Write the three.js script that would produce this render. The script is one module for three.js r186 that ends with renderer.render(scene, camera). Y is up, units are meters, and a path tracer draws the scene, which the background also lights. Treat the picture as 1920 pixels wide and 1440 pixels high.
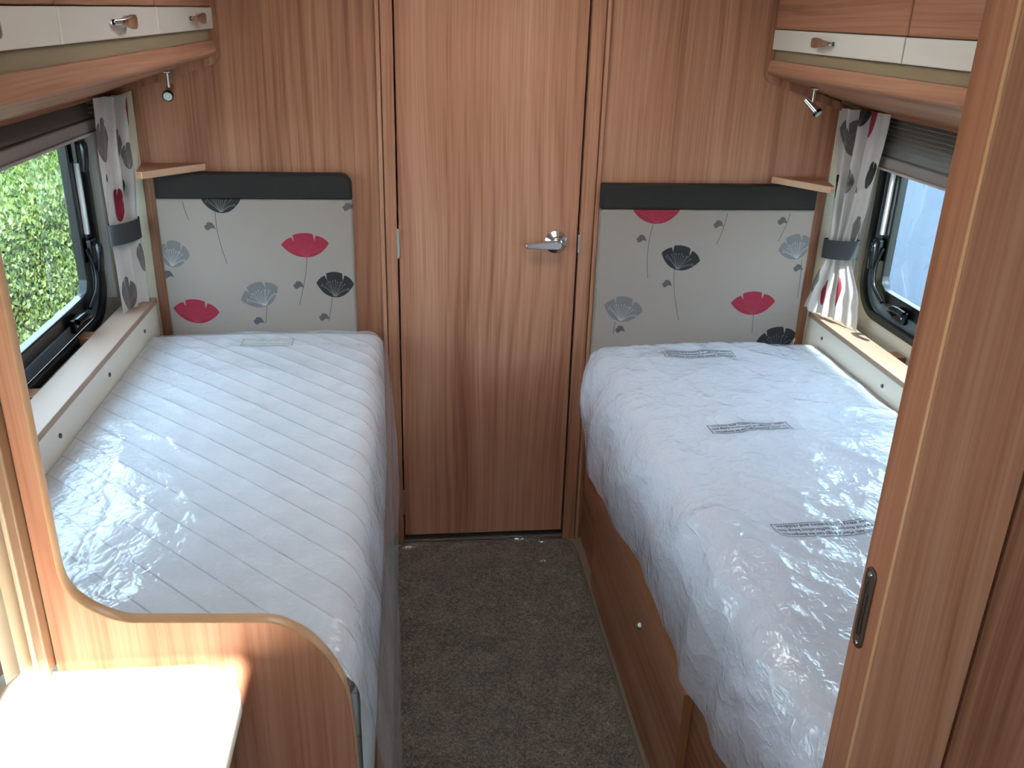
import * as THREE from 'three';
import { RoundedBoxGeometry } from 'three/addons/geometries/RoundedBoxGeometry.js';
import { mergeGeometries, mergeVertices, toCreasedNormals } from 'three/addons/utils/BufferGeometryUtils.js';

// ---------------------------------------------------------------- camera, sky, sun, exposure
const scene = new THREE.Scene();
const camera = new THREE.PerspectiveCamera(2 * Math.atan(720 / 1670.85) * 180 / Math.PI, 4 / 3, 0.02, 200);
camera.position.set(0, 1.66834, 2.59296);
camera.up.set(0.01727323, 0.92224299, -0.38622467);
camera.lookAt(0.11130462, 1.66834 - 0.38565498, 2.59296 - 0.91590475);

const renderer = new THREE.WebGLRenderer({ antialias: true });
renderer.toneMapping = THREE.LinearToneMapping;
renderer.toneMappingExposure = 7.0;
renderer.shadowMap.enabled = true;

{ // hazy summer sky: white near the horizon, pale blue overhead
  const w = 64, h = 64, d = new Float32Array(w * h * 4);
  for (let j = 0; j < h; j++) for (let i = 0; i < w; i++) {
    const e = Math.max(0, Math.sin(((j + 0.5) / h - 0.5) * Math.PI)), t = Math.pow(e, 0.55), o = (j * w + i) * 4;
    d[o] = 1.0 - 0.36 * t; d[o + 1] = 1.02 - 0.27 * t; d[o + 2] = 1.08 - 0.12 * t; d[o + 3] = 1;
  }
  const sky = new THREE.DataTexture(d, w, h, THREE.RGBAFormat, THREE.FloatType);
  sky.mapping = THREE.EquirectangularReflectionMapping; sky.magFilter = THREE.LinearFilter; sky.wrapS = THREE.RepeatWrapping; sky.needsUpdate = true;
  scene.background = sky; scene.backgroundIntensity = 2.3;
}
const sun = new THREE.DirectionalLight(new THREE.Color(1.0, 0.95, 0.86), 7.5);
sun.position.set(2.2, 7.2 + 1, 6.6 + 1.5); sun.target.position.set(0, 1, 1.5);
sun.castShadow = true; sun.shadow.radius = 2;
Object.assign(sun.shadow.camera, { left: -8, right: 8, top: 8, bottom: -8, near: 0.1, far: 30 });
scene.add(sun, sun.target);

// ---------------------------------------------------------------- helpers
let seed = 12345;
const rnd = () => { seed = (seed * 1664525 + 1013904223) >>> 0; return seed / 4294967296; };
const rr = (a, b) => a + (b - a) * rnd();
const mix = (a, b, t) => a + (b - a) * t;
const clamp = (v, a = 0, b = 1) => Math.min(b, Math.max(a, v));
const sm = (a, b, v) => { const t = clamp((v - a) / (b - a)); return t * t * (3 - 2 * t); };
const hash = (i, j, k = 0) => { let h = (i * 374761393 + j * 668265263 + k * 2147483647) | 0; h = Math.imul(h ^ (h >>> 13), 1274126177); return ((h ^ (h >>> 16)) >>> 0) / 4294967296; };
// value noise, periodic in px, py
function vn(x, y, px = 1e6, py = 1e6, k = 0) {
  const i = Math.floor(x), j = Math.floor(y), fx = x - i, fy = y - j, u = fx * fx * (3 - 2 * fx), v = fy * fy * (3 - 2 * fy);
  const m = (a, p) => ((a % p) + p) % p, i0 = m(i, px), i1 = m(i + 1, px), j0 = m(j, py), j1 = m(j + 1, py);
  return mix(mix(hash(i0, j0, k), hash(i1, j0, k), u), mix(hash(i0, j1, k), hash(i1, j1, k), u), v);
}
const fbm = (x, y, o = 4, k = 0) => { let s = 0, a = 0.5, n = 0; for (let q = 0; q < o; q++) { s += a * vn(x, y, 1e6, 1e6, k + q); n += a; a *= 0.5; x *= 2.03; y *= 2.03; } return s / n; };
const used = {};
const numbered = (n) => { if (!(n in used)) { used[n] = 0; return n; } used[n]++; return n + '_' + String(used[n]).padStart(3, '0'); };
function shade(o) { o.traverse?.((m) => { if (m.isMesh) { m.castShadow = true; m.receiveShadow = true; } }); return o; }
function thing(name, label, category, [x, y, z], group) {
  const o = new THREE.Group(); o.name = numbered(name); o.position.set(x, y, z); o.userData = { label, category }; if (group) o.userData.group = group; scene.add(o); return o;
}
// geometry is given in room coordinates; it is moved into the thing's own frame
function part(parent, name, geo, mat, label) {
  const m = new THREE.Mesh(geo, mat); m.name = name; m.castShadow = m.receiveShadow = true; if (label) m.userData.label = label;
  let o = new THREE.Vector3(), q = parent; while (q && q !== scene) { o.add(q.position); q = q.parent; }
  geo.translate(-o.x, -o.y, -o.z); parent.add(m); return m;
}
function struct(name, geo, mat, label, category) {
  const m = new THREE.Mesh(geo, mat); m.name = name; m.castShadow = m.receiveShadow = true; m.userData = { kind: 'structure', label, category }; scene.add(m); return m;
}
// uv in metres: v along the grain
function muv(geo, grain = 'y', du = 0, dv = 0) {
  if (!geo.attributes.normal) geo.computeVertexNormals();
  const p = geo.attributes.position, n = geo.attributes.normal, uv = new Float32Array(p.count * 2), ax = { x: 0, y: 1, z: 2 }[grain], g = [0, 0, 0], m = [0, 0, 0];
  for (let i = 0; i < p.count; i++) {
    g[0] = p.getX(i); g[1] = p.getY(i); g[2] = p.getZ(i); m[0] = Math.abs(n.getX(i)); m[1] = Math.abs(n.getY(i)); m[2] = Math.abs(n.getZ(i));
    let [a, b] = [0, 1, 2].filter((k) => k !== ax); const other = m[a] > m[b] ? b : a;
    uv[2 * i] = g[other] + du; uv[2 * i + 1] = g[ax] + dv;
  }
  geo.setAttribute('uv', new THREE.BufferAttribute(uv, 2)); return geo;
}
let wo = 0;
function box(x0, x1, y0, y1, z0, z1, grain = 'y', r = 0.002) {
  const w = Math.abs(x1 - x0), h = Math.abs(y1 - y0), d = Math.abs(z1 - z0), q = Math.min(r, w / 2.1, h / 2.1, d / 2.1);
  const g = r > 0 ? new RoundedBoxGeometry(w, h, d, 2, q) : new THREE.BoxGeometry(w, h, d);
  g.translate((x0 + x1) / 2, (y0 + y1) / 2, (z0 + z1) / 2); wo += 0.237; return muv(g, grain, wo, wo * 1.7);
}
function cyl(a, b, r0, r1 = r0, seg = 24) {
  const A = new THREE.Vector3(...a), B = new THREE.Vector3(...b), d = B.clone().sub(A), g = new THREE.CylinderGeometry(r1, r0, d.length(), seg);
  g.applyQuaternion(new THREE.Quaternion().setFromUnitVectors(new THREE.Vector3(0, 1, 0), d.clone().normalize())); g.translate((A.x + B.x) / 2, (A.y + B.y) / 2, (A.z + B.z) / 2); return g;
}
function tube(pts, r, n = 24, seg = 8) { return new THREE.TubeGeometry(new THREE.CatmullRomCurve3(pts.map((p) => new THREE.Vector3(...p))), n, r, seg, false); }
function lathe(prof, seg = 40) { return new THREE.LatheGeometry(prof.map(([a, b]) => new THREE.Vector2(a, b)), seg); }
function merge(list) { return mergeGeometries(list.map((g) => { const q = g.index ? g.toNonIndexed() : g; for (const k of Object.keys(q.attributes)) if (!['position', 'normal', 'uv'].includes(k)) q.deleteAttribute(k); return q; })); }
// grid surface from f(u, v) -> [x, y, z]; uvf(u, v) -> [s, t]
function sheet(nu, nv, f, uvf) {
  const P = new Float32Array((nu + 1) * (nv + 1) * 3), U = new Float32Array((nu + 1) * (nv + 1) * 2), I = [];
  for (let j = 0, k = 0; j <= nv; j++) for (let i = 0; i <= nu; i++, k++) { const p = f(i / nu, j / nv), t = uvf ? uvf(i / nu, j / nv) : [i / nu, j / nv]; P.set(p, k * 3); U.set(t, k * 2); }
  for (let j = 0; j < nv; j++) for (let i = 0; i < nu; i++) { const a = j * (nu + 1) + i, b = a + 1, c = a + nu + 1, d = c + 1; I.push(a, b, d, a, d, c); }
  const g = new THREE.BufferGeometry(); g.setAttribute('position', new THREE.BufferAttribute(P, 3)); g.setAttribute('uv', new THREE.BufferAttribute(U, 2)); g.setIndex(I); g.computeVertexNormals(); return g;
}
function rrect(S, x0, x1, y0, y1, r) { // rounded rectangle on a Shape or Path
  S.moveTo(x0 + r, y0); S.lineTo(x1 - r, y0); S.absarc(x1 - r, y0 + r, r, -Math.PI / 2, 0); S.lineTo(x1, y1 - r); S.absarc(x1 - r, y1 - r, r, 0, Math.PI / 2);
  S.lineTo(x0 + r, y1); S.absarc(x0 + r, y1 - r, r, Math.PI / 2, Math.PI); S.lineTo(x0, y0 + r); S.absarc(x0 + r, y0 + r, r, Math.PI, 1.5 * Math.PI); return S;
}
const ext = (s, depth, bevel = 0, cs = 12) => new THREE.ExtrudeGeometry(s, { depth: depth - 2 * bevel, bevelEnabled: bevel > 0, bevelSize: bevel, bevelOffset: -bevel, bevelThickness: bevel, bevelSegments: 3, curveSegments: cs }).translate(0, 0, bevel);
// shape drawn in (z, y), extruded from x0 towards -x
const sideways = (g, x0) => { const p = g.attributes.position; for (let i = 0; i < p.count; i++) { const a = p.getX(i), b = p.getY(i), d = p.getZ(i); p.setXYZ(i, x0 - d, b, a); } g.computeVertexNormals(); return g; };

// ---------------------------------------------------------------- textures and materials
function dataTex(w, h, f, srgb = true) {
  const d = new Uint8Array(w * h * 4);
  for (let j = 0; j < h; j++) for (let i = 0; i < w; i++) { const c = f(i / w, j / h), o = (j * w + i) * 4; d[o] = c[0]; d[o + 1] = c[1]; d[o + 2] = c[2]; d[o + 3] = 255; }
  const t = new THREE.DataTexture(d, w, h, THREE.RGBAFormat); t.wrapS = t.wrapT = THREE.RepeatWrapping; t.magFilter = THREE.LinearFilter; t.minFilter = THREE.LinearMipmapLinearFilter; t.generateMipmaps = true;
  if (srgb) t.colorSpace = THREE.SRGBColorSpace; t.needsUpdate = true; return t;
}
// laminate wood: u across the grain (0.8 m a repeat), v along it (2 m a repeat)
function woodTex(k, dark, mid, light) {
  return dataTex(1024, 1024, (u, v) => {
    const w1 = vn(u * 4, v * 3, 4, 3, k) - 0.5, w2 = vn(u * 9, v * 4, 9, 4, k + 1) - 0.5;
    const uu = u + 0.028 * w1 + 0.008 * w2;
    const band = vn(uu * 13, v * 2, 13, 2, k + 2) * 0.6 + vn(uu * 29, v * 2, 29, 2, k + 3) * 0.4;
    const ph = uu * 9 + 2.6 * vn(u * 3, v * 1, 3, 1, k + 4) + 0.5 * vn(u * 6, v * 4, 6, 4, k + 8);
    const ring = Math.pow(0.5 + 0.5 * Math.sin(ph * Math.PI * 2 * 2), 4) * vn(u * 5, v * 3, 5, 3, k + 5);
    const fib = vn(uu * 210, v * 7, 210, 7, k + 6) * 0.6 + vn(uu * 430, v * 20, 430, 20, k + 7) * 0.4;
    let t = 0.58 * band + 0.42 * fib - 0.26 * ring + 0.05; t = clamp((t - 0.5) * 1.5 + 0.5);
    const a = t < 0.5 ? dark : mid, b = t < 0.5 ? mid : light, q = t < 0.5 ? t * 2 : t * 2 - 1;
    return [mix(a[0], b[0], q), mix(a[1], b[1], q), mix(a[2], b[2], q)];
  });
}
const wt1 = woodTex(1, [140, 90, 68], [173, 121, 94], [192, 144, 117]);
const wt2 = woodTex(21, [137, 89, 67], [168, 117, 90], [186, 139, 112]);
for (const t of [wt1, wt2]) t.repeat.set(1 / 0.8, 1 / 2.0);
const std = (o) => new THREE.MeshStandardMaterial({ roughness: 0.5, ...o });
const phys = (o) => new THREE.MeshPhysicalMaterial({ roughness: 0.5, ...o });
const M = {
  wood: phys({ map: wt1, roughness: 0.46, specularIntensity: 0.35 }),
  wood2: phys({ map: wt2, roughness: 0.46, specularIntensity: 0.35 }),
  edging: std({ color: 0xd0a57c, roughness: 0.3 }),
  edgingDark: std({ color: 0x9a6a48, roughness: 0.35 }),
  shelfEdge: std({ color: 0xd2a888, roughness: 0.4 }),
  cream: std({ color: 0xe6dfce, roughness: 0.55 }),
  creamTrim: std({ color: 0xdcd2b8, roughness: 0.45 }),
  whiteBoard: std({ color: 0xe4dfd2, roughness: 0.4 }),
  ledgeTop: std({ color: 0xa98e7b, roughness: 0.5 }),
  whiteFlap: phys({ color: 0xe8e4da, roughness: 0.22, clearcoat: 0.4, clearcoatRoughness: 0.1 }),
  beige: std({ color: 0x9c8b6d, roughness: 0.8 }),
  chrome: std({ color: 0xd8d8d6, metalness: 1, roughness: 0.14 }),
  satin: std({ color: 0xb9b9b6, metalness: 1, roughness: 0.33 }),
  bronze: std({ color: 0x6e6259, metalness: 0.85, roughness: 0.4 }),
  black: phys({ color: 0x0c0f12, roughness: 0.24 }),
  rubber: std({ color: 0x15181a, roughness: 0.45 }),
  frameGrey: phys({ color: 0x5b6a75, roughness: 0.2 }),
  stripWhite: std({ color: 0xf0f0ee, roughness: 0.3 }),
  glass: phys({ color: 0xcfdde0, transmission: 1, roughness: 0, ior: 1.49, thickness: 0 }),
  ceiling: std({ color: 0xeeebe2, roughness: 0.8 }),
  screw: std({ color: 0x6b655c, metalness: 0.6, roughness: 0.4 }),
};
// fabrics
const weave = dataTex(256, 256, (u, v) => { const a = 150 + 50 * Math.sin(u * 256 * Math.PI / 2) * Math.sin(v * 256 * Math.PI / 2) + 50 * (vn(u * 128, v * 128, 128, 128, 3) - 0.5); return [a, a, a]; }, false); weave.repeat.set(8, 8);
const carpetT = dataTex(512, 512, (u, v) => { const a = 0.75 + 0.5 * (vn(u * 256, v * 256, 256, 256, 9) - 0.5) + 0.25 * (vn(u * 90, v * 90, 90, 90, 11) - 0.5) + 0.12 * (vn(u * 14, v * 14, 14, 14, 12) - 0.5); return [136 * a, 124 * a, 112 * a]; }); carpetT.repeat.set(1 / 0.5, 1 / 0.5);
const carpetB = dataTex(512, 512, (u, v) => { const a = 255 * vn(u * 256, v * 256, 256, 256, 9); return [a, a, a]; }, false); carpetB.repeat.set(2, 2);
M.carpet = std({ map: carpetT, bumpMap: carpetB, bumpScale: 0.002, roughness: 1 });
M.vinyl = std({ color: 0x8b7762, roughness: 0.5 });
M.binding = std({ color: 0x5f574e, roughness: 0.9 });
M.charcoal = std({ color: 0x231f1c, roughness: 0.95, bumpMap: weave, bumpScale: 0.0006 });
M.tieback = std({ color: 0x393a3c, roughness: 0.8, bumpMap: weave, bumpScale: 0.0008 });

// poppies of the printed fabric, drawn in canvas units of metres * S
const INK = { r: ['#8f2032', '#a54855'], k: ['#252223', '#7d7875'], g: ['#6d6866', '#aaa5a2'] };
function poppy(c, S, kind, x, y, w, h, tilt) {
  const [col, line] = INK[kind]; c.save(); c.translate(x * S, y * S); c.rotate(tilt * Math.PI / 180); const W = w * S / 2, H = h * S;
  c.beginPath(); c.moveTo(-W, -0.02 * H); c.bezierCurveTo(-0.72 * W, 0.34 * H, -0.35 * W, 0.5 * H, 0.02 * W, 0.5 * H); c.bezierCurveTo(0.42 * W, 0.5 * H, 0.75 * W, 0.3 * H, W, -0.08 * H);
  c.bezierCurveTo(0.88 * W, -0.26 * H, 0.66 * W, -0.38 * H, 0.46 * W, -0.4 * H); c.lineTo(0.39 * W, -0.16 * H); c.lineTo(0.34 * W, -0.46 * H);
  c.bezierCurveTo(0.12 * W, -0.54 * H, -0.28 * W, -0.52 * H, -0.5 * W, -0.42 * H); c.lineTo(-0.46 * W, -0.16 * H); c.lineTo(-0.58 * W, -0.33 * H); c.bezierCurveTo(-0.75 * W, -0.28 * H, -0.9 * W, -0.16 * H, -W, -0.02 * H);
  c.closePath(); c.fillStyle = col; c.fill(); c.strokeStyle = line; c.fillStyle = line; c.lineWidth = 0.0011 * S; c.globalAlpha = kind === 'r' ? 0.55 : 0.8;
  for (let k = -6; k <= 6; k++) { const ex = k / 6 * 0.78 * W * (0.9 + 0.2 * hash(k, 3)), ey = (-0.2 + 0.3 * Math.abs(k) / 6 + 0.16 * (hash(k, 7) - 0.5)) * H; c.beginPath(); c.moveTo(0.03 * W + k * 0.01 * W, 0.46 * H); c.quadraticCurveTo(ex * 0.55, 0.15 * H, ex, ey); c.stroke(); if (kind !== 'r') { c.beginPath(); c.arc(ex, ey, 0.0016 * S, 0, 7); c.fill(); } }
  c.restore();
}
function stem(c, S, pts, col) { c.strokeStyle = col || '#4f4b4a'; c.lineWidth = 0.0017 * S; c.beginPath(); c.moveTo(pts[0][0] * S, pts[0][1] * S); c.quadraticCurveTo(pts[1][0] * S, pts[1][1] * S, pts[2][0] * S, pts[2][1] * S); c.stroke(); }
function leaf(c, S, x, y, col) { c.save(); c.translate(x * S, y * S); c.fillStyle = col || '#514d4c'; const q = 0.011 * S; c.beginPath(); c.moveTo(1.5 * q, 0.8 * q); c.bezierCurveTo(1.2 * q, -0.2 * q, 0.8 * q, -1.2 * q, -0.1 * q, -1.1 * q); c.bezierCurveTo(-0.7 * q, -1.2 * q, -0.8 * q, -0.5 * q, -0.7 * q, -0.45 * q); c.bezierCurveTo(-1.4 * q, -0.4 * q, -1.5 * q, 0.3 * q, -1.1 * q, 0.4 * q); c.bezierCurveTo(-1.2 * q, 1.0 * q, -0.5 * q, 1.1 * q, -0.2 * q, 0.9 * q); c.bezierCurveTo(0.2 * q, 0.4 * q, 0.8 * q, 0.2 * q, 1.5 * q, 0.8 * q); c.fill(); c.restore(); }
function cloth(W, H, S, draw, base = '#918379') {
  const cv = document.createElement('canvas'); cv.width = Math.round(W * S); cv.height = Math.round(H * S); const c = cv.getContext('2d'); c.fillStyle = base; c.fillRect(0, 0, cv.width, cv.height);
  for (let i = 0; i < cv.height; i += 2) { c.fillStyle = `rgba(120,110,105,${0.05 * hash(i, 5)})`; c.fillRect(0, i, cv.width, 1); }
  draw(c, S); const t = new THREE.CanvasTexture(cv); t.colorSpace = THREE.SRGBColorSpace; return t;
}

// ================================================================ THE ROOM
const XL = -0.86, XR = 1.38, YC = 1.95, ZF = 4.7, T = 0.03;
// floor
struct('floor', box(XL - T, XR + T, -0.04, 0, -0.6, ZF + T, 'z', 0), M.vinyl, 'beige vinyl floor of the caravan, showing at the edges of the carpet', 'floor');
// ceiling with a roof light opening behind the camera's head
{
  const s = new THREE.Shape(); s.moveTo(XL - T, -ZF - T); s.lineTo(XR + T, -ZF - T); s.lineTo(XR + T, 0.6); s.lineTo(XL - T, 0.6); s.closePath();
  s.holes.push(rrect(new THREE.Path(), -0.181, 0.115, -3.3, -2.60, 0.03));
  s.holes.push(rrect(new THREE.Path(), 0.01, 0.49, -0.90, -0.42, 0.04));
  const g = ext(s, T).rotateX(-Math.PI / 2); g.translate(0, YC, 0); struct('ceiling', g, M.ceiling, 'white lined ceiling above the lockers', 'ceiling');
}
// side walls with window openings (z, y)
function sideWall(name, x0, holes, label) {
  const s = new THREE.Shape(); s.moveTo(-0.6, 0); s.lineTo(ZF + T, 0); s.lineTo(ZF + T, YC); s.lineTo(-0.6, YC); s.closePath();
  for (const h of holes) s.holes.push(rrect(new THREE.Path(), ...h));
  return struct(name, sideways(ext(s, T), x0), M.cream, label, 'wall');
}
const WL = [0.075, 1.30, 0.852, 1.44, 0.10], WR = [0.095, 1.32, 0.858, 1.44, 0.10];
sideWall('wall_left', XL, [[WL[0], WL[1], WL[2], WL[3], 0.1]], 'cream side wall round the hedge window');
sideWall('wall_right', XR + T, [[WR[0], WR[1], WR[2], WR[3], 0.1]], 'cream side wall round the pale blue window');
{ // end wall behind the camera with a wide window
  const s = new THREE.Shape(); s.moveTo(XL - T, 0); s.lineTo(XR + T, 0); s.lineTo(XR + T, YC); s.lineTo(XL - T, YC); s.closePath(); s.holes.push(rrect(new THREE.Path(), -0.15, 0.65, 1.05, 1.45, 0.08));
  const g = ext(s, T); g.translate(0, 0, ZF); struct('wall_front', g, M.cream, 'cream end wall with a wide window', 'wall');
}
// wooden rear wall either side of the door, and the cream corner strips where it ends
struct('wall_back_left', box(-0.732, -0.083, 0, YC, -0.02, 0, 'y', 0), M.wood2, 'brown wood-grain wall panel behind the bed with the hedge window', 'wall');
struct('wall_back_right', box(0.557, 1.257, 0, YC, -0.02, 0, 'y', 0), M.wood, 'brown wood-grain wall panel behind the bed with the pale blue window', 'wall');
struct('trim_1', box(XL, -0.732, 0, YC, -0.02, 0.004, 'y', 0.001), M.creamTrim, 'cream corner strip beside the curtain at the hedge window', 'trim');
struct('trim_2', box(1.257, XR, 0, YC, -0.02, 0.004, 'y', 0.001), M.creamTrim, 'cream corner strip beside the curtain at the pale blue window', 'trim');
struct('wall_back_outer', box(XL - T, XR + T, 0, YC, -0.63, -0.6, 'y', 0), M.cream, 'wall of the small room behind the door', 'wall');
// door frame
{
  const fr = (x0, x1, dir, n, label) => {
    const m = struct(n, box(dir < 0 ? x0 + 0.013 : x0, dir < 0 ? x1 : x1 - 0.013, 0, YC, -0.03, 0.012, 'y', 0.003), M.wood2, label, 'door frame');
    const a = dir < 0 ? [x0, x0 + 0.0115] : [x1 - 0.0115, x1];
    const s = new THREE.Mesh(box(a[0], a[1], 0, YC, -0.02, 0.018, 'y', 0.003), M.wood); s.name = 'cover_strip'; s.castShadow = s.receiveShadow = true; m.add(s);
    return m;
  };
  fr(-0.083, -0.036, -1, 'trim_3', 'brown door post on the hinge side of the door');
  fr(0.504, 0.557, 1, 'trim_4', 'brown door post on the handle side of the door');
}
{ // the door
  const d = struct('door_1', box(-0.032, 0.4985, 0.032, YC, -0.026, 0.002, 'y', 0.0025), M.wood, 'tall brown wood-grain door with a chrome lever handle', 'door');
  const sub = (p, n, g, m, l) => { const q = new THREE.Mesh(g, m); q.name = n; q.castShadow = q.receiveShadow = true; if (l) q.userData.label = l; p.add(q); return q; };
  // rose, boss and lever
  const hx = 0.434, hy = 1.036;
  const rose = lathe([[0, 0], [0.034, 0], [0.0345, 0.002], [0.033, 0.004], [0.021, 0.012], [0.0155, 0.017], [0.015, 0.024], [0, 0.024]], 48).rotateX(Math.PI / 2); rose.translate(hx, hy, 0.002);
  const h = sub(d, 'door_handle', rose, M.chrome, 'round chrome rose');
  const s = new THREE.Shape(); s.moveTo(0.012, -0.012); s.absarc(0, 0, 0.0145, -0.9, Math.PI / 2); s.lineTo(-0.084, 0.0085); s.quadraticCurveTo(-0.094, 0.0085, -0.094, 0); s.quadraticCurveTo(-0.094, -0.0085, -0.084, -0.0085); s.lineTo(0, -0.0145); s.closePath();
  const lev = ext(s, 0.012, 0.0035); lev.rotateZ(0.045).translate(hx, hy - 0.002, 0.026); sub(h, 'lever', lev, M.chrome, 'chrome lever');
  sub(h, 'lever', cyl([hx, hy - 0.002, 0.036], [hx, hy - 0.002, 0.042], 0.0085), M.chrome).name = 'lever_cap';
  for (const y of [1.03, 0.16, 1.8]) {
    const k = sub(d, 'hinge', cyl([-0.034, y - 0.041, 0.006], [-0.034, y + 0.041, 0.006], 0.0052, 0.0052, 16), M.satin, 'silver hinge knuckle');
    for (const e of [-0.0435, 0.0435]) { const c = new THREE.SphereGeometry(0.0052, 12, 8); c.translate(-0.034, y + e * 0.95, 0.006); sub(k, 'hinge_tip', c, M.satin); }
  }
  sub(d, 'latch_plate', box(0.4995, 0.505, 1.006, 1.062, 0.0, 0.0165, 'y', 0.002), M.satin, 'small silver latch plate');
  struct('trim_5', box(-0.036, 0.504, 0, 0.012, -0.05, 0.006, 'x', 0.003), M.binding, 'low brown threshold under the door', 'threshold');
}
// ---------------------------------------------------------------- windows, their blinds
function ring(outer, inner, depth, bevel) { const s = rrect(new THREE.Shape(), ...outer); s.holes.push(rrect(new THREE.Path(), ...inner)); return ext(s, depth, bevel, 10); }
const inset = (r, d) => [r[0] + d, r[1] - d, r[2] + d, r[3] - d, Math.max(0.01, r[4] - d * 0.75)];
function makeWindow(name, R, side, label) {
  const X = side < 0 ? XL : XR, s = side; // inward direction is -s
  const put = (g, near) => sideways(g, near); // extruded from x = near towards -x
  const at = (lo, hi) => Math.max(X - s * lo, X - s * hi); // distances into the room from the wall face
  const w = new THREE.Group(); w.name = name; w.userData = { kind: 'structure', label, category: 'window' }; w.position.set(X, R[2], R[0]); scene.add(w);
  const out = [R[0] - 0.012, R[1] + 0.012, R[2] - 0.012, R[3] + 0.012, R[4] + 0.012];
  part(w, 'seal', put(ring(out, inset(R, 0.012), 0.016, 0.004), at(-0.004, 0.012)), M.rubber, 'black rubber seal');
  part(w, 'frame', put(ring(inset(R, 0.010), inset(R, 0.046), 0.02, 0.003), at(-0.022, -0.002)), M.frameGrey, 'grey inner frame');
  part(w, 'pane_border', put(ring(inset(R, 0.046), inset(R, 0.083), 0.026, 0.004), at(-0.03, -0.004)), M.black, 'black border of the pane');
  part(w, 'pane', put(ring([...inset(R, 0.07)], [0, 0, 0, 0, 0].map((v, i) => [R[0] + 0.5, R[0] + 0.5001, R[2] + 0.25, R[2] + 0.2501, 0.00001][i]), 0.0001, 0), X - s * (-0.016)), M.glass, 'clear acrylic pane');
  const y1 = R[2] + 0.235, z0 = R[0] + 0.052;
  part(w, 'channel_strip', box(X + s * 0.004, X - s * 0.008, y1, R[3] - 0.03, z0 - 0.005, z0 + 0.007, 'y', 0.002), M.stripWhite, 'white channel strip');
  // catches: a plate with two screws, a swivelling lever
  const catches = [[R[2] + 0.19, R[0] + 0.045, 'v'], [R[2] + 0.045, R[0] + 0.235, 'h'], [R[2] + 0.045, R[0] + 0.85, 'h']]; if (side < 0) catches.push([R[2] + 0.455, R[0] + 0.045, 'v']);
  for (const [cy, cz, k] of catches) {
    const v = k === 'v', c = part(w, 'catch', box(X + s * 0.002, X - s * 0.014, cy - (v ? 0.032 : 0.018), cy + (v ? 0.032 : 0.018), cz - (v ? 0.018 : 0.032), cz + (v ? 0.022 : 0.032), 'y', 0.004), M.black, 'black window catch');
    const arm = v ? [[X - s * 0.02, cy + 0.022, cz + 0.012], [X - s * 0.034, cy + 0.018, cz + 0.03], [X - s * 0.036, cy - 0.005, cz + 0.034], [X - s * 0.026, cy - 0.05, cz + 0.018]]
      : [[X - s * 0.014, cy, cz - 0.02], [X - s * 0.034, cy + 0.018, cz - 0.012], [X - s * 0.036, cy + 0.026, cz + 0.02], [X - s * 0.026, cy + 0.02, cz + 0.05]];
    part(c, 'catch_lever', tube(arm, 0.009, 20, 10), M.black);
    for (const e of [-1, 1]) part(c, 'screw', cyl([X - s * 0.013, cy + (v ? e * 0.023 : 0), cz - (v ? 0.008 : 0) + (v ? 0 : e * 0.023)], [X - s * 0.0155, cy + (v ? e * 0.023 : 0), cz - (v ? 0.008 : 0) + (v ? 0 : e * 0.023)], 0.0035, 0.003, 12), M.satin);
  }
  // stay arm that props the pane open
  part(w, 'stay', tube([[X + s * 0.0, R[2] + 0.20, R[0] + 0.07], [X - s * 0.012, R[2] + 0.14, R[0] + 0.062], [X - s * 0.012, R[2] + 0.09, R[0] + 0.075], [X - s * 0.004, R[2] + 0.05, R[0] + 0.125]], 0.006, 30, 8), M.black, 'curved black stay');
  return w;
}
makeWindow('window_1', WL, -1, 'window with black rounded frame looking out on the green hedge');
makeWindow('window_2', WR, 1, 'window with black rounded frame looking out on a pale blue-grey wall');
// windows behind the camera and the roof lights: plain panes
struct('window_3', box(-0.16, 0.66, 1.04, 1.46, ZF + 0.012, ZF + 0.016, 'y', 0), M.glass, 'wide window in the end wall', 'window');

M.opal = phys({ color: 0xf6f6f4, transmission: 0.7, roughness: 1, thickness: 0 });
struct('window_4', box(0.0, 0.50, YC + 0.032, YC + 0.036, 0.41, 0.91, 'y', 0), M.opal, 'opal roof light in the ceiling over the aisle', 'window');
M.pleat = phys({ color: 0xb4aca4, roughness: 0.9, transmission: 0.3, thickness: 0 }); M.blindRail = std({ color: 0x9a928c, roughness: 0.6 }); M.blindRail2 = std({ color: 0xb9b2ac, roughness: 0.5 });
function makeBlind(R, side, yb, label) {
  const X = side < 0 ? XL : XR, s = side, z0 = R[0] - 0.035, z1 = R[1] + 0.035;
  const b = thing('pleated_blind', label, 'blind', [X - s * 0.03, yb, z0], 'pleated window blinds');
  const n = side < 0 ? 7 : 13, H = 1.465 - (yb + 0.035), pts = [];
  for (let i = 0; i <= n * 2; i++) pts.push([X - s * (i % 2 ? 0.042 : 0.020), yb + 0.035 + H * i / (n * 2)]);
  const g = sheet(1, n * 2, (u, v) => { const i = Math.round(v * n * 2); return [pts[i][0], pts[i][1], mix(z0, z1, u)]; });
  part(b, 'pleats', toCreasedNormals(g, 0.3), M.pleat, 'folded grey blind cloth');
  part(b, 'bottom_rail', box(X - s * 0.012, X - s * 0.046, yb + 0.006, yb + 0.036, z0, z1, 'z', 0.004), M.blindRail);
  part(b, 'grip_rail', box(X - s * 0.010, X - s * 0.052, yb, yb + 0.007, z0, z1, 'z', 0.002), M.blindRail2, 'paler grip rail');
  part(b, 'cassette', box(X - s * 0.004, X - s * 0.058, 1.46, 1.50, z0, z1, 'z', 0.005), M.blindRail);
}
makeBlind(WL, -1, 1.345, 'grey pleated blind folded up above the hedge window');
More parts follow.
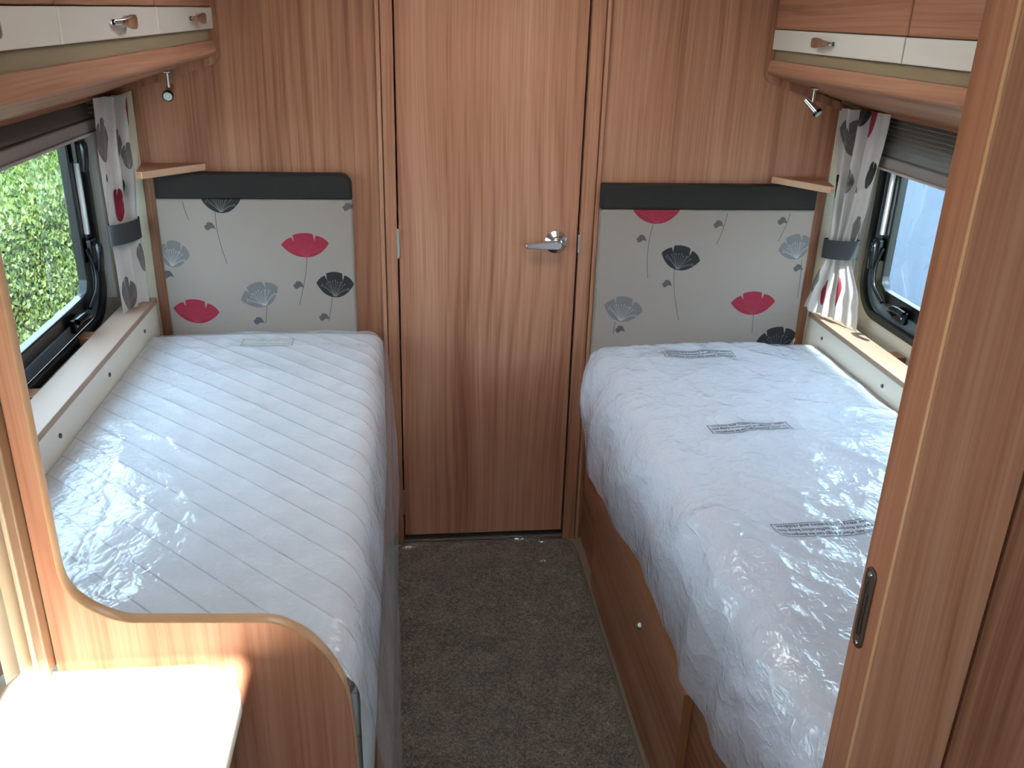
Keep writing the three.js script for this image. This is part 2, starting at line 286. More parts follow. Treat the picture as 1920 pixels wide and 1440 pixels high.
makeBlind(WR, 1, 1.283, 'grey pleated blind drawn part way down the pale blue window');
// cream side channels of the blinds
for (const [s, X, R, l] of [[-1, XL, WL, 'ribbed cream blind channel beside the hedge window'], [1, XR, WR, 'ribbed cream blind channel beside the pale blue window']]) {
  const z = R[0] - 0.05, t = thing('blind_channel', l, 'channel', [X, 0.90, z]);
  part(t, 'back_plate', box(X, X - s * 0.012, 0.885, 1.47, z - 0.018, z + 0.022, 'y', 0.002), M.cream);
  part(t, 'rib', box(X - s * 0.010, X - s * 0.026, 0.885, 1.47, z + 0.012, z + 0.020, 'y', 0.002), M.stripWhite);
  part(t, 'rib', box(X - s * 0.010, X - s * 0.022, 0.885, 1.47, z - 0.010, z - 0.003, 'y', 0.002), M.cream);
}

// ---------------------------------------------------------------- overhead lockers
function handle(parent, X, s, y, z) { // bow handle: square chrome head at the far end, tail tapering towards the camera
  const L = 0.095, st = 20, g = sheet(16, st, (u, v) => {
    const a = u * Math.PI * 2, z1 = z - L / 2 + L * v, w = mix(0.0125, 0.0045, sm(0.3, 1, v)), hgt = 0.004 + 0.017 * Math.pow(Math.sin(Math.PI * clamp(0.12 + v * 0.86)), 0.7), th = mix(0.0085, 0.003, v);
    const c = Math.cos(a), q = Math.sin(a), e = 0.55, cx = Math.sign(c) * Math.pow(Math.abs(c), e), qx = Math.sign(q) * Math.pow(Math.abs(q), e), end = v < 0.04 ? 0.8 : 1;
    return [X - s * (hgt + th * qx * end), y + w * cx * end, z1];
  });
  const h = part(parent, 'handle', g, M.chrome, 'chrome bow handle');
  part(h, 'foot', cyl([X, y, z - L / 2 + 0.010], [X - s * 0.014, y, z - L / 2 + 0.010], 0.010, 0.010, 16), M.chrome);
  part(h, 'foot', cyl([X, y, z + L / 2 - 0.008], [X - s * 0.010, y, z + L / 2 - 0.008], 0.005, 0.004, 12), M.chrome);
  return h;
}
function lockers(side, X, dy, z1, splits, handles, labels) {
  const s = side, W = side < 0 ? XL : XR, yb = 1.541 + dy;
  const wl = side < 0 ? 'hedge window' : 'pale blue window';
  // pelmet: beige strip, wooden valance, sloping underside
  const p = thing('locker_pelmet', side < 0 ? 'wood valance and beige strip under the lockers over the hedge window' : 'wood valance and beige strip under the lockers over the pale blue window', 'pelmet', [W, yb - 0.1, 0.001]);
  part(p, 'beige_strip', box(X + s * 0.010, X + s * 0.02, yb + 0.028, yb + 0.0625, 0.001, z1, 'z', 0.001), M.beige, 'plain beige strip');
  const vs = new THREE.Shape(); vs.moveTo(0, 0.036); vs.lineTo(0.012, 0.036); vs.lineTo(0.012, -0.004); vs.lineTo(0.006, -0.002); vs.quadraticCurveTo(-0.006, 0.002, -0.005, 0.014); vs.quadraticCurveTo(-0.004, 0.028, 0, 0.036);
  const vg = ext(vs, z1 - 0.001); { const q = vg.attributes.position; for (let i = 0; i < q.count; i++) q.setXYZ(i, X + s * q.getX(i), yb + q.getY(i), 0.001 + q.getZ(i)); if (s < 0) { const n = q.count; for (let i = 0; i < n; i += 3) { const a = [q.getX(i), q.getY(i), q.getZ(i)]; q.setXYZ(i, q.getX(i + 1), q.getY(i + 1), q.getZ(i + 1)); q.setXYZ(i + 1, ...a); } } vg.computeVertexNormals(); }
  part(p, 'valance', muv(vg, 'z', 0.3, 0.2), M.wood, 'wood-grain valance');
  const us = sheet(6, 1, (u, v) => [mix(X + s * 0.008, W - s * 0.062, u), mix(yb - 0.003, 1.440 + dy * 0.2, u), mix(0.001, z1, v)]);
  part(p, 'underside', muv(us, 'z', 0.6, 0.1), M.wood2);
  part(p, 'underside_lip', box(W - s * 0.062, W - s * 0.050, 1.430 + dy * 0.2, 1.452 + dy * 0.2, 0.001, z1, 'z', 0.002), M.wood2);
  // end panel against the rear wall, with a rounded front corner
  const es = new THREE.Shape(); const e0 = Math.abs(W - X);
  es.moveTo(-0.012, 0.40); es.lineTo(-0.012, 0.0); es.quadraticCurveTo(-0.010, -0.018, 0.012, -0.026); es.lineTo(e0 - 0.06, -0.118); es.lineTo(e0 - 0.06, -0.10); es.lineTo(0.02, 0.0); es.lineTo(0.02, 0.40); es.closePath();
  const eg = ext(es, 0.010); { const q = eg.attributes.position; for (let i = 0; i < q.count; i++) q.setXYZ(i, X + s * q.getX(i), yb + q.getY(i), q.getZ(i)); eg.computeVertexNormals(); }
  struct(side < 0 ? 'trim_6' : 'trim_7', muv(eg, 'y', 0.1, 0.4), M.wood2, 'wooden end panel of the lockers over the ' + wl, 'end panel');
  for (let i = 0; i < splits.length - 1; i++) {
    const a = splits[i] + 0.0025, b = splits[i + 1] - 0.0025, t = thing('overhead_locker', labels[i], 'locker', [W, yb + 0.06, a], 'overhead lockers over the ' + wl);
    part(t, 'body', box(X + s * 0.028, W - s * 0.002, yb + 0.069, YC - 0.004, a, b, 'z', 0.001), M.wood2);
    const d = part(t, 'door', box(X, X + s * 0.02, yb + 0.118, YC - 0.02, a, b, 'z', 0.004), M.wood);
    part(d, 'white_panel', box(X - s * 0.003, X + s * 0.02, yb + 0.064, yb + 0.1165, a, b, 'z', 0.003), M.whiteFlap, 'glossy off-white lower strip of the door');
    handle(d, X - s * 0.003, s, yb + 0.092, handles[i]);
  }
}
lockers(-1, -0.505, 0, 1.56, [0.004, 0.567, 1.128, 1.56], [0.24, 0.84, 1.43], ['locker with a handle next to the wood wall, over the hedge window', 'middle locker over the hedge window, with the larger-looking chrome handle', 'nearest locker over the hedge window, cut off by the picture edge']);
lockers(1, 1.025, -0.016, 1.79, [0.012, 0.724, 1.79], [0.36, 1.30], ['locker with a chrome handle over the pale blue window, against the wood wall', 'locker over the pale blue window, cut off by the brown partition']);

// reading spots under the lockers
function spot(label, x, y, z, tip) {
  const t = thing('spot_lamp', label, 'lamp', [x, y, z], 'small chrome reading lamps');
  part(t, 'base', lathe([[0, 0], [0.013, 0], [0.013, -0.003], [0.008, -0.006], [0, -0.006]], 24).translate(x, y, z), M.chrome);
  part(t, 'stem', cyl([x, y - 0.004, z], [x, y - 0.040, z], 0.0045, 0.0045, 14), M.chrome);
  const a = new THREE.Vector3(...tip).normalize(), c = new THREE.Vector3(x, y - 0.05, z), A = c.clone().addScaledVector(a, -0.026), B = c.clone().addScaledVector(a, 0.026);
  const h = part(t, 'head', cyl(A.toArray(), B.toArray(), 0.0105, 0.0125, 28), M.chrome);
  part(h, 'collar', cyl(B.clone().addScaledVector(a, -0.007).toArray(), B.clone().addScaledVector(a, 0.001).toArray(), 0.0135, 0.0135, 28), M.black);
  part(h, 'lens', cyl(B.toArray(), B.clone().addScaledVector(a, 0.003).toArray(), 0.0115, 0.010, 28), M.lens ??= std({ color: 0xc9d4d6, roughness: 0.2 }), 'pale glass lens');
}
spot('small chrome reading lamp under the lockers over the hedge window', -0.60, 1.5065, 0.14, [0.05, -0.35, 0.95]);
spot('small chrome reading lamp under the lockers over the pale blue window', 1.115, 1.497, 0.125, [0.45, -0.55, 0.5]);

// ---------------------------------------------------------------- headboards with printed fabric
function headboard(x0, x1, y0, y1, yband, roundCorner, draw, label) {
  const t = thing('headboard', label, 'headboard', [(x0 + x1) / 2, y0, 0.001], 'padded headboards');
  const mk = (a, b, rTop) => { const s = new THREE.Shape(), q = 0.008; s.moveTo(x0, a); s.lineTo(x1, a); s.lineTo(x1, b - rTop); s.absarc(x1 - rTop, b - rTop, rTop, 0, Math.PI / 2); s.lineTo(x0 + q, b); s.absarc(x0 + q, b - q, q, Math.PI / 2, Math.PI); s.closePath(); return ext(s, 0.044, 0.007).translate(0, 0, 0.001); };
  const S = 1800, W = x1 - x0, H = yband - y0;
  const tex = cloth(W, H, S, (c, S) => { c.save(); draw(c, S, (p) => [p[0] - x0, yband - p[1]]); c.restore(); });
  const g = mk(y0, yband, 0.004), p = g.attributes.position, uv = g.attributes.uv; for (let i = 0; i < p.count; i++) uv.setXY(i, (p.getX(i) - x0) / W, (p.getY(i) - y0) / H);
  part(t, 'printed_panel', g, std({ map: tex, roughness: 0.92 }), 'grey-white fabric printed with red, black and grey poppies');
  part(t, 'top_band', muv(mk(yband + 0.0005, y1, roundCorner), 'x'), M.charcoal, 'charcoal band');
}
const flowers = (fl, st, lv) => (c, S, f) => {
  st.forEach((q) => stem(c, S, q.map(f))); lv.forEach((q) => leaf(c, S, ...f(q)));
  fl.forEach(([k, x, y, w, h, t]) => poppy(c, S, k, ...f([x, y]), w, h, t));
};
headboard(-0.694, -0.160, 0.72, 1.236, 1.166, 0.032, flowers(
  [['r', -0.297, 1.036, 0.134, 0.07, 0], ['k', -0.218, 0.919, 0.108, 0.076, 5], ['g', -0.434, 0.89, 0.114, 0.076, -18], ['r', -0.618, 0.841, 0.129, 0.071, 8], ['g', -0.663, 1.011, 0.089, 0.077, 14], ['k', -0.52, 1.163, 0.107, 0.07, 5]],
  [[[-0.294, 1.0], [-0.299, 0.94], [-0.324, 0.859]], [[-0.228, 0.885], [-0.233, 0.845], [-0.242, 0.808]], [[-0.417, 0.854], [-0.421, 0.827], [-0.424, 0.804]], [[-0.537, 1.13], [-0.541, 1.065], [-0.518, 0.982]], [[-0.622, 1.161], [-0.619, 1.131], [-0.61, 1.107]]],
  [[-0.323, 0.918], [-0.556, 1.09], [-0.255, 0.82], [-0.172, 1.146], [-0.685, 0.951], [-0.444, 0.81]]), 'poppy-print headboard of the bed by the hedge window, one top corner rounded');
headboard(0.5575, 1.210, 0.67, 1.214, 1.142, 0.006, flowers(
  [['r', 0.724, 1.138, 0.142, 0.074, 0], ['k', 0.809, 0.997, 0.124, 0.075, 14], ['g', 0.645, 0.837, 0.123, 0.08, 12], ['r', 1.055, 0.853, 0.142, 0.075, 0], ['k', 1.149, 0.734, 0.13, 0.08, -8], ['g', 1.165, 1.031, 0.108, 0.078, -14]],
  [[[0.716, 1.099], [0.698, 1.025], [0.714, 0.934]], [[0.795, 0.962], [0.792, 0.907], [0.823, 0.8]], [[0.624, 0.798], [0.621, 0.779], [0.62, 0.757]], [[1.062, 0.817], [1.064, 0.787], [1.065, 0.754]], [[0.939, 1.135], [0.936, 1.092], [0.916, 1.039]], [[1.133, 1.134], [1.128, 1.097], [1.109, 1.049]], [[1.192, 0.992], [1.197, 0.947], [1.197, 0.869]]],
  [[0.684, 1.056], [0.775, 0.917], [0.64, 0.772], [0.915, 1.1], [1.112, 1.11], [1.184, 0.965]]), 'poppy-print headboard of the bed by the pale blue window, square top');

// corner shelves: triangular boards with a pale front edge
function shelf(pts, y, mirror, label) {
  const t = thing('corner_shelf', label, 'shelf', [pts[0][0], y - 0.02, 0.01]);
  const s = new THREE.Shape(); pts.forEach(([x, z], i) => i ? s.lineTo(x, -z) : s.moveTo(x, -z)); s.closePath();
  part(t, 'board', muv(ext(s, 0.018, 0.001).rotateX(-Math.PI / 2).translate(0, y - 0.018, 0), 'x'), M.wood2);
  const [a, b] = [pts[0], pts[1]], L = Math.hypot(b[0] - a[0], b[1] - a[1]), g = new RoundedBoxGeometry(L, 0.019, 0.004, 2, 0.0015); g.rotateY(-Math.atan2(b[1] - a[1], b[0] - a[0])); g.translate((a[0] + b[0]) / 2, y - 0.009, (a[1] + b[1]) / 2);
  part(t, 'front_edging', g, M.shelfEdge, 'pale edging');
}
shelf([[-0.560, 0.002], [-0.692, 0.150], [-0.706, 0.150], [-0.728, 0.002]], 1.2565, 0, 'small wooden corner shelf above the headboard by the hedge window');
shelf([[1.079, 0.002], [1.187, 0.165], [1.200, 0.165], [1.236, 0.002]], 1.2345, 1, 'small wooden corner shelf above the headboard by the pale blue window');

// ---------------------------------------------------------------- side boards along the beds
function sideBoard(xi, xo, yt, y0, z1, s, blocks, label) {
  const t = thing('bed_side_board', label, 'board', [xi, y0, 0.006]);
  part(t, 'board', box(xi, xi + s * 0.016, y0, yt - 0.001, 0.006, z1, 'z', 0.001), M.whiteBoard, 'cream face');
  part(t, 'ledge', box(xi - s * 0.001, xo, yt - 0.016, yt, 0.006, z1, 'z', 0.002), M.ledgeTop, 'brown top ledge');
  for (const z of blocks.screws) part(t, 'screw_cap', cyl([xi - s * 0.0005, yt - 0.05, z], [xi - s * 0.003, yt - 0.05, z], 0.0055, 0.0048, 14), M.screw);
  for (const z of blocks.batten) part(t, 'batten', box(xo - s * 0.005, (s < 0 ? XL + 0.004 : XR - 0.004), yt - 0.035, yt - 0.008, z, z + 0.05, 'x', 0.002), M.edgingDark);
}
sideBoard(-0.736, -0.815, 0.872, 0.40, 1.555, -1, { screws: [0.16, 0.48, 0.82, 1.2], batten: [0.28, 0.66, 1.0] }, 'cream board with brown ledge between bed and hedge window');
sideBoard(1.262, 1.335, 0.812, 0.40, 1.785, 1, { screws: [0.12, 0.50, 0.9, 1.3], batten: [0.35, 0.8, 1.2] }, 'cream board with brown ledge between bed and pale blue window');

// ---------------------------------------------------------------- beds
function bedBase(label, x0, x1, top, z1) {
  const t = thing('divan', label, 'bed base', [(x0 + x1) / 2, 0, 0.02]);
  part(t, 'carcass', box(x0, x1, 0, top, 0.02, z1, 'z', 0.002), M.wood2);
  return t;
}
bedBase('wooden bed base under the mattress by the hedge window', -0.73, -0.100, 0.33, 1.55);
{
  const t = bedBase('wooden bed base with a proud flap door, beside the carpet', 0.566, 1.255, 0.56, 1.795);
  const f = part(t, 'flap_door', box(0.5455, 0.565, 0.02, 0.378, 0.30, 1.198, 'z', 0.002), M.wood, 'flap door');
  const e = part(f, 'edging', box(0.5448, 0.5652, 0.378, 0.3805, 0.30, 1.2, 'z', 0.0008), M.edgingDark); 
  part(f, 'edging', box(0.5448, 0.5652, 0.02, 0.3805, 1.198, 1.2005, 'y', 0.0008), M.edgingDark);
  const k = part(f, 'lock', cyl([0.546, 0.287, 0.855], [0.539, 0.287, 0.855], 0.010, 0.009, 20), M.satin, 'round push lock');
  part(k, 'lock_button', cyl([0.540, 0.287, 0.855], [0.536, 0.287, 0.855], 0.005, 0.005, 16), M.chrome);
}
// quilted ticking: fine diagonal stitch lines and faint mottling, 1 m a repeat
const tick = dataTex(1024, 1024, (u, v) => {
  const k = 12, a = ((u - v) * k % 1 + 1) % 1, l = Math.min(a, 1 - a) / k; // distance to a diagonal line
  const s = (1 - sm(0.0012, 0.0028, l)) * (0.35 + 0.5 * vn(u * 40, v * 40, 40, 40, 31));
  const q = 226 + 10 * (vn(u * 30, v * 30, 30, 30, 33) - 0.5) + 6 * (vn(u * 300, v * 300, 300, 300, 34) - 0.5);
  return [q - 66 * s, q - 68 * s - 3, q - 66 * s - 9];
});
const tickB = dataTex(512, 512, (u, v) => { const k = 12, a = ((u - v) * k % 1 + 1) % 1, l = Math.min(a, 1 - a); const h = 255 * Math.pow(clamp(l * 2.4), 0.5); return [h, h, h]; }, false);
M.ticking = std({ map: tick, bumpMap: tickB, bumpScale: 0.004, roughness: 0.9 });
const crinkT = dataTex(1024, 1024, (u, v) => {
  let s = 0, a = 1, n = 0; for (const [fx, fy, k] of [[9, 7, 1], [21, 17, 2], [46, 52, 3], [110, 96, 4]]) { const w = vn(u * fx * 2, v * fy * 2, fx * 2, fy * 2, k + 60) - 0.5; const r = 1 - Math.abs(vn(u * fx + w * 0.6, v * fy + w * 0.6, fx, fy, k + 70) * 2 - 1); s += a * Math.pow(clamp(r), 3); n += a; a *= 0.6; }
  const h = 255 * clamp(s / n * 1.15); return [h, h, h];
}, false);
M.film = phys({ color: 0xeef2fb, transmission: 0.5, roughness: 0.11, ior: 1.5, thickness: 0, bumpMap: crinkT, bumpScale: 0.0045 });
M.thinFilm = phys({ color: 0xf2f5fb, transmission: 0.8, roughness: 0.12, ior: 1.5, thickness: 0, bumpMap: crinkT, bumpScale: 0.0035 });
M.clearFilm = phys({ color: 0xffffff, transmission: 1, roughness: 0.06, ior: 1.45, thickness: 0, bumpMap: crinkT, bumpScale: 0.006 });
const ridge = (x, y, k) => Math.pow(clamp(1 - Math.abs(fbm(x, y, 3, k) * 2 - 1) * 1.6), 3);

// cross-section helper: piecewise profile along arclength parameter u for a bed, s = +1 drapes towards -x (right bed), -1 towards +x (left bed)
function mattress(o) {
  const t = thing('mattress', o.label, 'mattress', [(o.xi + o.xe) / 2, o.top - 0.045 - (o.drop ?? 0.12), o.z0]);
  const s = o.xi > o.xe ? 1 : -1, W = Math.abs(o.xi - o.xe), R = 0.045;
  // core
  const crown = (a, z) => 0.006 * Math.sin(Math.PI * clamp(a)) + 0.004 * (fbm(a * 3, z * 3, 3, 5) - 0.5) - 0.018 * Math.pow(clamp(1 - (z - o.z0) / 0.07), 2) ;
  const coreP = (u, z) => { // around the section from the inner top edge over the outer edge down
    const L1 = W - R, L2 = R * Math.PI / 2, L3 = o.drop ?? 0.12, d = u * (L1 + L2 + L3);
    if (d < L1) return [o.xi - s * d, o.top + crown(d / W, z)];
    if (d < L1 + L2) { const a = (d - L1) / R; return [o.xe + s * R - s * Math.sin(a) * R, o.top - R + Math.cos(a) * R + crown(L1 / W, z) * Math.cos(a)]; }
    return [o.xe, o.top - R - (d - L1 - L2)];
  };
  const core = sheet(90, 150, (u, v) => { const z = mix(o.z0, o.z1, v), [x, y] = coreP(u, z); return [x, y, z]; }, (u, v) => [s * u * (W + (o.drop ?? 0.12)), -mix(o.z0, o.z1, v)]);
  const solid = box(Math.min(o.xi, o.xe) + 0.004, Math.max(o.xi, o.xe) - 0.004, o.top - 0.045 - (o.drop ?? 0.12), o.top - 0.03, o.z0 + 0.002, o.z1, 'z', 0.03);
  part(t, 'ticking_cover', core, M.ticking, 'off-white quilted cover'); part(t, 'filling', solid, M.ticking);
  // plastic wrap
  const cs = o.smooth ?? 1, lift = (x, z) => 0.006 + cs * 0.007 * ridge(x * 3.2 + z * 1.2, z * 2.1 - x * 0.8, 41) + cs * 0.005 * ridge(x * 8 - z * 3, z * 6, 43) + 0.004 * (fbm(x * 9, z * 9, 3, 44) - 0.5) + (o.lift ? o.lift(x, z) : 0);
  const yb = o.bottom, eo = o.edge;
  const filmP = (u, v) => {
    const z = mix(o.z0 - 0.004, o.z1, v), ex = eo(z), b = yb(z), L1 = W - R, L2 = 0.09, L3 = Math.max(0.02, o.top - 0.07 - b), d = u * (L1 + L2 + 0.30), back = -0.02 * Math.pow(clamp(1 - (z - o.z0) / 0.06), 2);
    if (d < L1) { const x = o.xi - s * d; const inn = sm(0, 0.03, d); return [x, o.top + crown(d / W, z) + lift(x, z) * inn + back, z]; }
    const x1 = o.xi - s * L1, y1 = o.top + crown(L1 / W, z) + lift(x1, z) + back;
    const k = (d - L1) / (L2 + 0.30); // 0..1 over the edge and down the side
    // bezier from the top edge to the draped bottom
    const cx1 = o.xe - s * 0.012, p0 = [x1, y1], p1 = [mix(ex, cx1, 0.35), y1 + 0.002], p2 = [ex - s * 0.012, mix(y1, b, 0.42)], p3 = [ex + s * o.tuck, b], q = 1 - k;
    let x = q * q * q * p0[0] + 3 * q * q * k * p1[0] + 3 * q * k * k * p2[0] + k * k * k * p3[0], y = q * q * q * p0[1] + 3 * q * q * k * p1[1] + 3 * q * k * k * p2[1] + k * k * k * p3[1];
    const f = sm(0, 0.4, k) * (1 - sm(o.z1 - 0.1, o.z1 - 0.02, z)), fold = o.folds * f * (Math.sin(z * 23 + 5 * fbm(z * 2, k * 1.2, 2, 50) + k * 2.2) * 0.5 + 1.6 * (fbm(z * 9 + k * 2, k * 3, 3, 51) - 0.5));
    x += -s * fold; return [x, y, z];
  };
  const wrap = part(t, 'plastic_wrap', sheet(210, 260, filmP, (u, v) => [u * (W + 0.35), mix(o.z0, o.z1, v)]), o.film ?? M.film, 'clear crinkled plastic wrap');
  return { t, wrap, surf: (x, z) => o.top + crown(Math.abs(o.xi - x) / W, z) + lift(x, z) };
}
const bedL = mattress({ label: 'plastic-wrapped white mattress on the bed by the hedge window', xi: -0.734, xe: -0.084, top: 0.783, z0: 0.052, z1: 1.55, tuck: 0.0, folds: 0.006, film: M.thinFilm, drop: 0.40, smooth: 0.75,
  edge: (z) => mix(-0.066, -0.046, sm(0.05, 0.4, z)) + 0.008 * sm(0.6, 1.3, z) - 0.010 * sm(1.42, 1.545, z), bottom: (z) => mix(0.62, 0.36, sm(0.02, 0.2, z)) - 0.2 * sm(0.5, 1.1, z) });
const bedR = mattress({ label: 'plastic-wrapped white mattress on the bed by the pale blue window', xi: 1.259, xe: 0.565, top: 0.728, z0: 0.052, z1: 1.794, tuck: 0.012, folds: 0.012,
  edge: (z) => mix(0.545, 0.49, sm(0.02, 0.25, z)) + 0.028 * sm(0.4, 1.2, z), bottom: (z) => mix(0.66, 0.462, sm(0.03, 0.32, z)) + 0.012 * Math.sin(z * 9),
  lift: (x, z) => 0.010 * sm(0.45, 0.9, z) * ridge(x * 4 - z * 2.5, z * 1.8 + x * 2.2, 47) + 0.014 * sm(0.6, 1.1, z) * ridge(x * 2.1 + z * 1.3, z * 0.8 - x * 1.1, 48) });

// warning panels printed on the wrap: they read from the head of the bed
function print(bed, cx, cz, w, d, turn, lines, opt = {}) {
  const S = 2600, cv = document.createElement('canvas'); cv.width = Math.round(w * S); cv.height = Math.round(d * S); const c = cv.getContext('2d');
  c.clearRect(0, 0, cv.width, cv.height);
  if (opt.fill) { c.fillStyle = opt.fill; c.fillRect(0, 0, cv.width, cv.height); }
  c.strokeStyle = opt.ink || '#2a2a2c'; c.lineWidth = 5; if (!opt.noFrame) c.strokeRect(3, 3, cv.width - 6, cv.height - 6);
  c.fillStyle = opt.ink || '#2a2a2c'; c.textAlign = 'center'; c.textBaseline = 'middle';
  const n = lines.length; lines.forEach(([txt, k, st], i) => { c.font = `${st || 'bold'} ${Math.round(cv.height * k)}px sans-serif`; for (let q = 0; q < 2; q++) c.fillText(txt, cv.width / 2 + q, cv.height * (i + 0.62) / (n + 0.24), cv.width * 0.94); });
  const tex = new THREE.CanvasTexture(cv); tex.colorSpace = THREE.SRGBColorSpace;
  const al = document.createElement('canvas'); al.width = cv.width; al.height = cv.height; const a = al.getContext('2d'); a.fillStyle = '#000'; a.fillRect(0, 0, al.width, al.height);
  if (opt.fill) { a.fillStyle = '#fff'; a.fillRect(0, 0, al.width, al.height); } else { a.drawImage(cv, 0, 0); a.globalCompositeOperation = 'source-in'; a.globalCompositeOperation = 'source-over'; }
  const id = opt.fill ? null : a.getImageData(0, 0, al.width, al.height);
  if (id) { const src = c.getImageData(0, 0, cv.width, cv.height); for (let i = 0; i < id.data.length; i += 4) { const v = src.data[i + 3]; id.data[i] = id.data[i + 1] = id.data[i + 2] = v; id.data[i + 3] = 255; } a.putImageData(id, 0, 0); }
  const at = new THREE.CanvasTexture(al), ct = Math.cos(turn), sn = Math.sin(turn);
  const mat = std({ color: opt.fill ? 0xffffff : 0x2a2a2c, map: opt.fill ? tex : null, alphaMap: opt.fill ? null : at, transparent: !opt.fill, roughness: 0.5 });
  const off = opt.off ?? 0.0016;
  // text upright when seen from the far end (-z): u runs towards -x, v towards +z
  const g = sheet(50, 16, (u, v) => { const a0 = (0.5 - u) * w, b0 = (v - 0.5) * d, x = cx + a0 * ct - b0 * sn, z = cz + a0 * sn + b0 * ct; return [x, bed.surf(x, z) + off, z]; }, (u, v) => [u, v]);
  // v = 1 is the top of the print, which lies towards the camera when the text is turned over
  part(bed.wrap, opt.name || 'warning_print', g, mat, opt.label || 'boxed warning text printed in black, upside down');
}
const WARN = [['WARNING: Plastic bags can be dangerous.', 0.25], ['To avoid danger of suffocation keep this', 0.25], ['cover away from babies and children.', 0.25]];
print(bedR, 0.845, 0.200, 0.215, 0.050, 0.0, WARN);
print(bedR, 0.820, 0.698, 0.205, 0.048, -0.04, WARN);
print(bedR, 0.800, 1.178, 0.215, 0.052, 0.0, WARN);
{ // sewn maker's label seen through the wrap of the other mattress
  const b = { wrap: bedL.t, surf: (x, z) => 0.783 + 0.0085 };
  print(b, -0.402, 0.178, 0.14, 0.055, 0.0, [['Slee~ Comfort', 0.36, 'italic'], ['open coil mattress', 0.14, 'normal']].map((l, i) => i ? l : ['~~~~~ ~~~~~~', 0.4, 'bold italic']), { fill: '#d9d5c2', ink: '#454c52', name: 'sewn_label', label: 'small cream sewn label with blurred grey script', off: 0 });
}

// ---------------------------------------------------------------- carpet
{
  const t = thing('carpet', 'grey-brown fitted carpet runner between the two beds', 'carpet', [0.23, 0, 0.05]);
  const s = rrect(new THREE.Shape(), -0.058, 0.532, -3.4, -0.022, 0.03), g = ext(s, 0.010, 0.003).rotateX(-Math.PI / 2); g.translate(0, 0.0, 0); muv(g, 'z');
  part(t, 'pile', g, M.carpet);
  const p = []; for (const [x, z] of [[-0.058, 3.4], [-0.058, 0.6], [-0.058, 0.06], [-0.05, 0.032], [-0.03, 0.023], [0.2, 0.022], [0.5, 0.023], [0.524, 0.032], [0.532, 0.06], [0.532, 0.6], [0.532, 3.4]]) p.push([x, 0.007, z]);
  part(t, 'bound_edge', tube(p, 0.0055, 160, 8), M.binding, 'darker bound edge');
  // clear film still lying on the pile by the door
  const f = thing('floor_film', 'clear plastic film lying on the carpet at the foot of the door', 'plastic film', [0.23, 0.01, 0.04]);
  part(f, 'film', sheet(120, 60, (u, v) => { const x = mix(-0.045, 0.52, u), z = mix(0.026, 0.20 + 0.06 * fbm(u * 5, 1, 2, 61), v); return [x, 0.0125 + 0.012 * ridge(x * 7, z * 9, 62) + 0.02 * Math.pow(1 - v, 3) * fbm(x * 9, 2, 2, 63), z]; }, (u, v) => [u * 0.5, v * 0.2]), M.clearFilm);
}

// ---------------------------------------------------------------- curtains with tiebacks
function curtain(o) {
  const t = thing('curtain', o.label, 'curtain', [o.base[0], o.y0, o.base[1]], 'poppy-print curtains');
  const S = 900, W = 0.62, H = o.y1 - o.y0, tex = cloth(W, H, S, (c, S) => o.draw(c, S), '#d0c8c2');
  const at = (v, arr) => { // piecewise by height
    for (let i = 0; i < arr.length - 1; i++) if (v <= arr[i + 1][0]) { const q = sm(arr[i][0], arr[i + 1][0], v); return arr[i].slice(1).map((a, k) => mix(a, arr[i + 1][k + 1], q)); } return arr[arr.length - 1].slice(1);
  };
  const g = sheet(220, 110, (u, v) => {
    const [ax, az, bx, bz, amp, dy] = at(v, o.prof), y = mix(o.y0, o.y1, v);
    const uu = u + 0.012 * Math.sin(u * 17 + v * 3), dx = bx - ax, dz = bz - az, L = Math.hypot(dx, dz), nx = dz / L * o.face, nz = -dx / L * o.face;
    const wv = Math.sin(uu * Math.PI * 2 * o.n + o.ph + 0.9 * Math.sin(v * 5)) * (0.75 + 0.5 * fbm(u * 6, v * 3, 2, o.k)), sp = u; const calm = mix(1, 0.22, sm(0.52, 0.66, u));
    const bow = Math.sin(Math.PI * u) * o.bow;
    const hem = (1 - sm(0, 0.12, v)) * (dy ?? 0) * (u - 0.5);
    return [mix(ax, bx, sp) + nx * (amp * wv * calm + bow), y + hem - (1 - v) * 0.012 * fbm(u * 9, 0, 2, o.k + 3), mix(az, bz, sp) + nz * (amp * wv * calm + bow)];
  });
  part(t, 'cloth', g, phys({ map: tex, roughness: 0.95, transmission: 0.12, thickness: 0 }), 'grey-white cloth printed with poppies');
  // tieback band: an oval loop round the gathered cloth
  const [vc, hh, rx, rz, tilt] = o.tie, [ax, az, bx, bz] = at(vc, o.prof), cx = (ax + bx) / 2, cz = (az + bz) / 2, yc = mix(o.y0, o.y1, vc), ang = Math.atan2(bz - az, bx - ax);
  const band = sheet(64, 6, (u, v) => { const a = u * Math.PI * 2, p = Math.cos(a) * rx, q = Math.sin(a) * rz; return [cx + Math.cos(ang) * p - Math.sin(ang) * q, yc + (v - 0.5) * hh + tilt * Math.cos(a), cz + Math.sin(ang) * p + Math.cos(ang) * q]; }, (u, v) => [u * 0.3, v * 0.05]);
  part(t, 'tieback', band, M.tieback, 'dark grey tieback band');
}
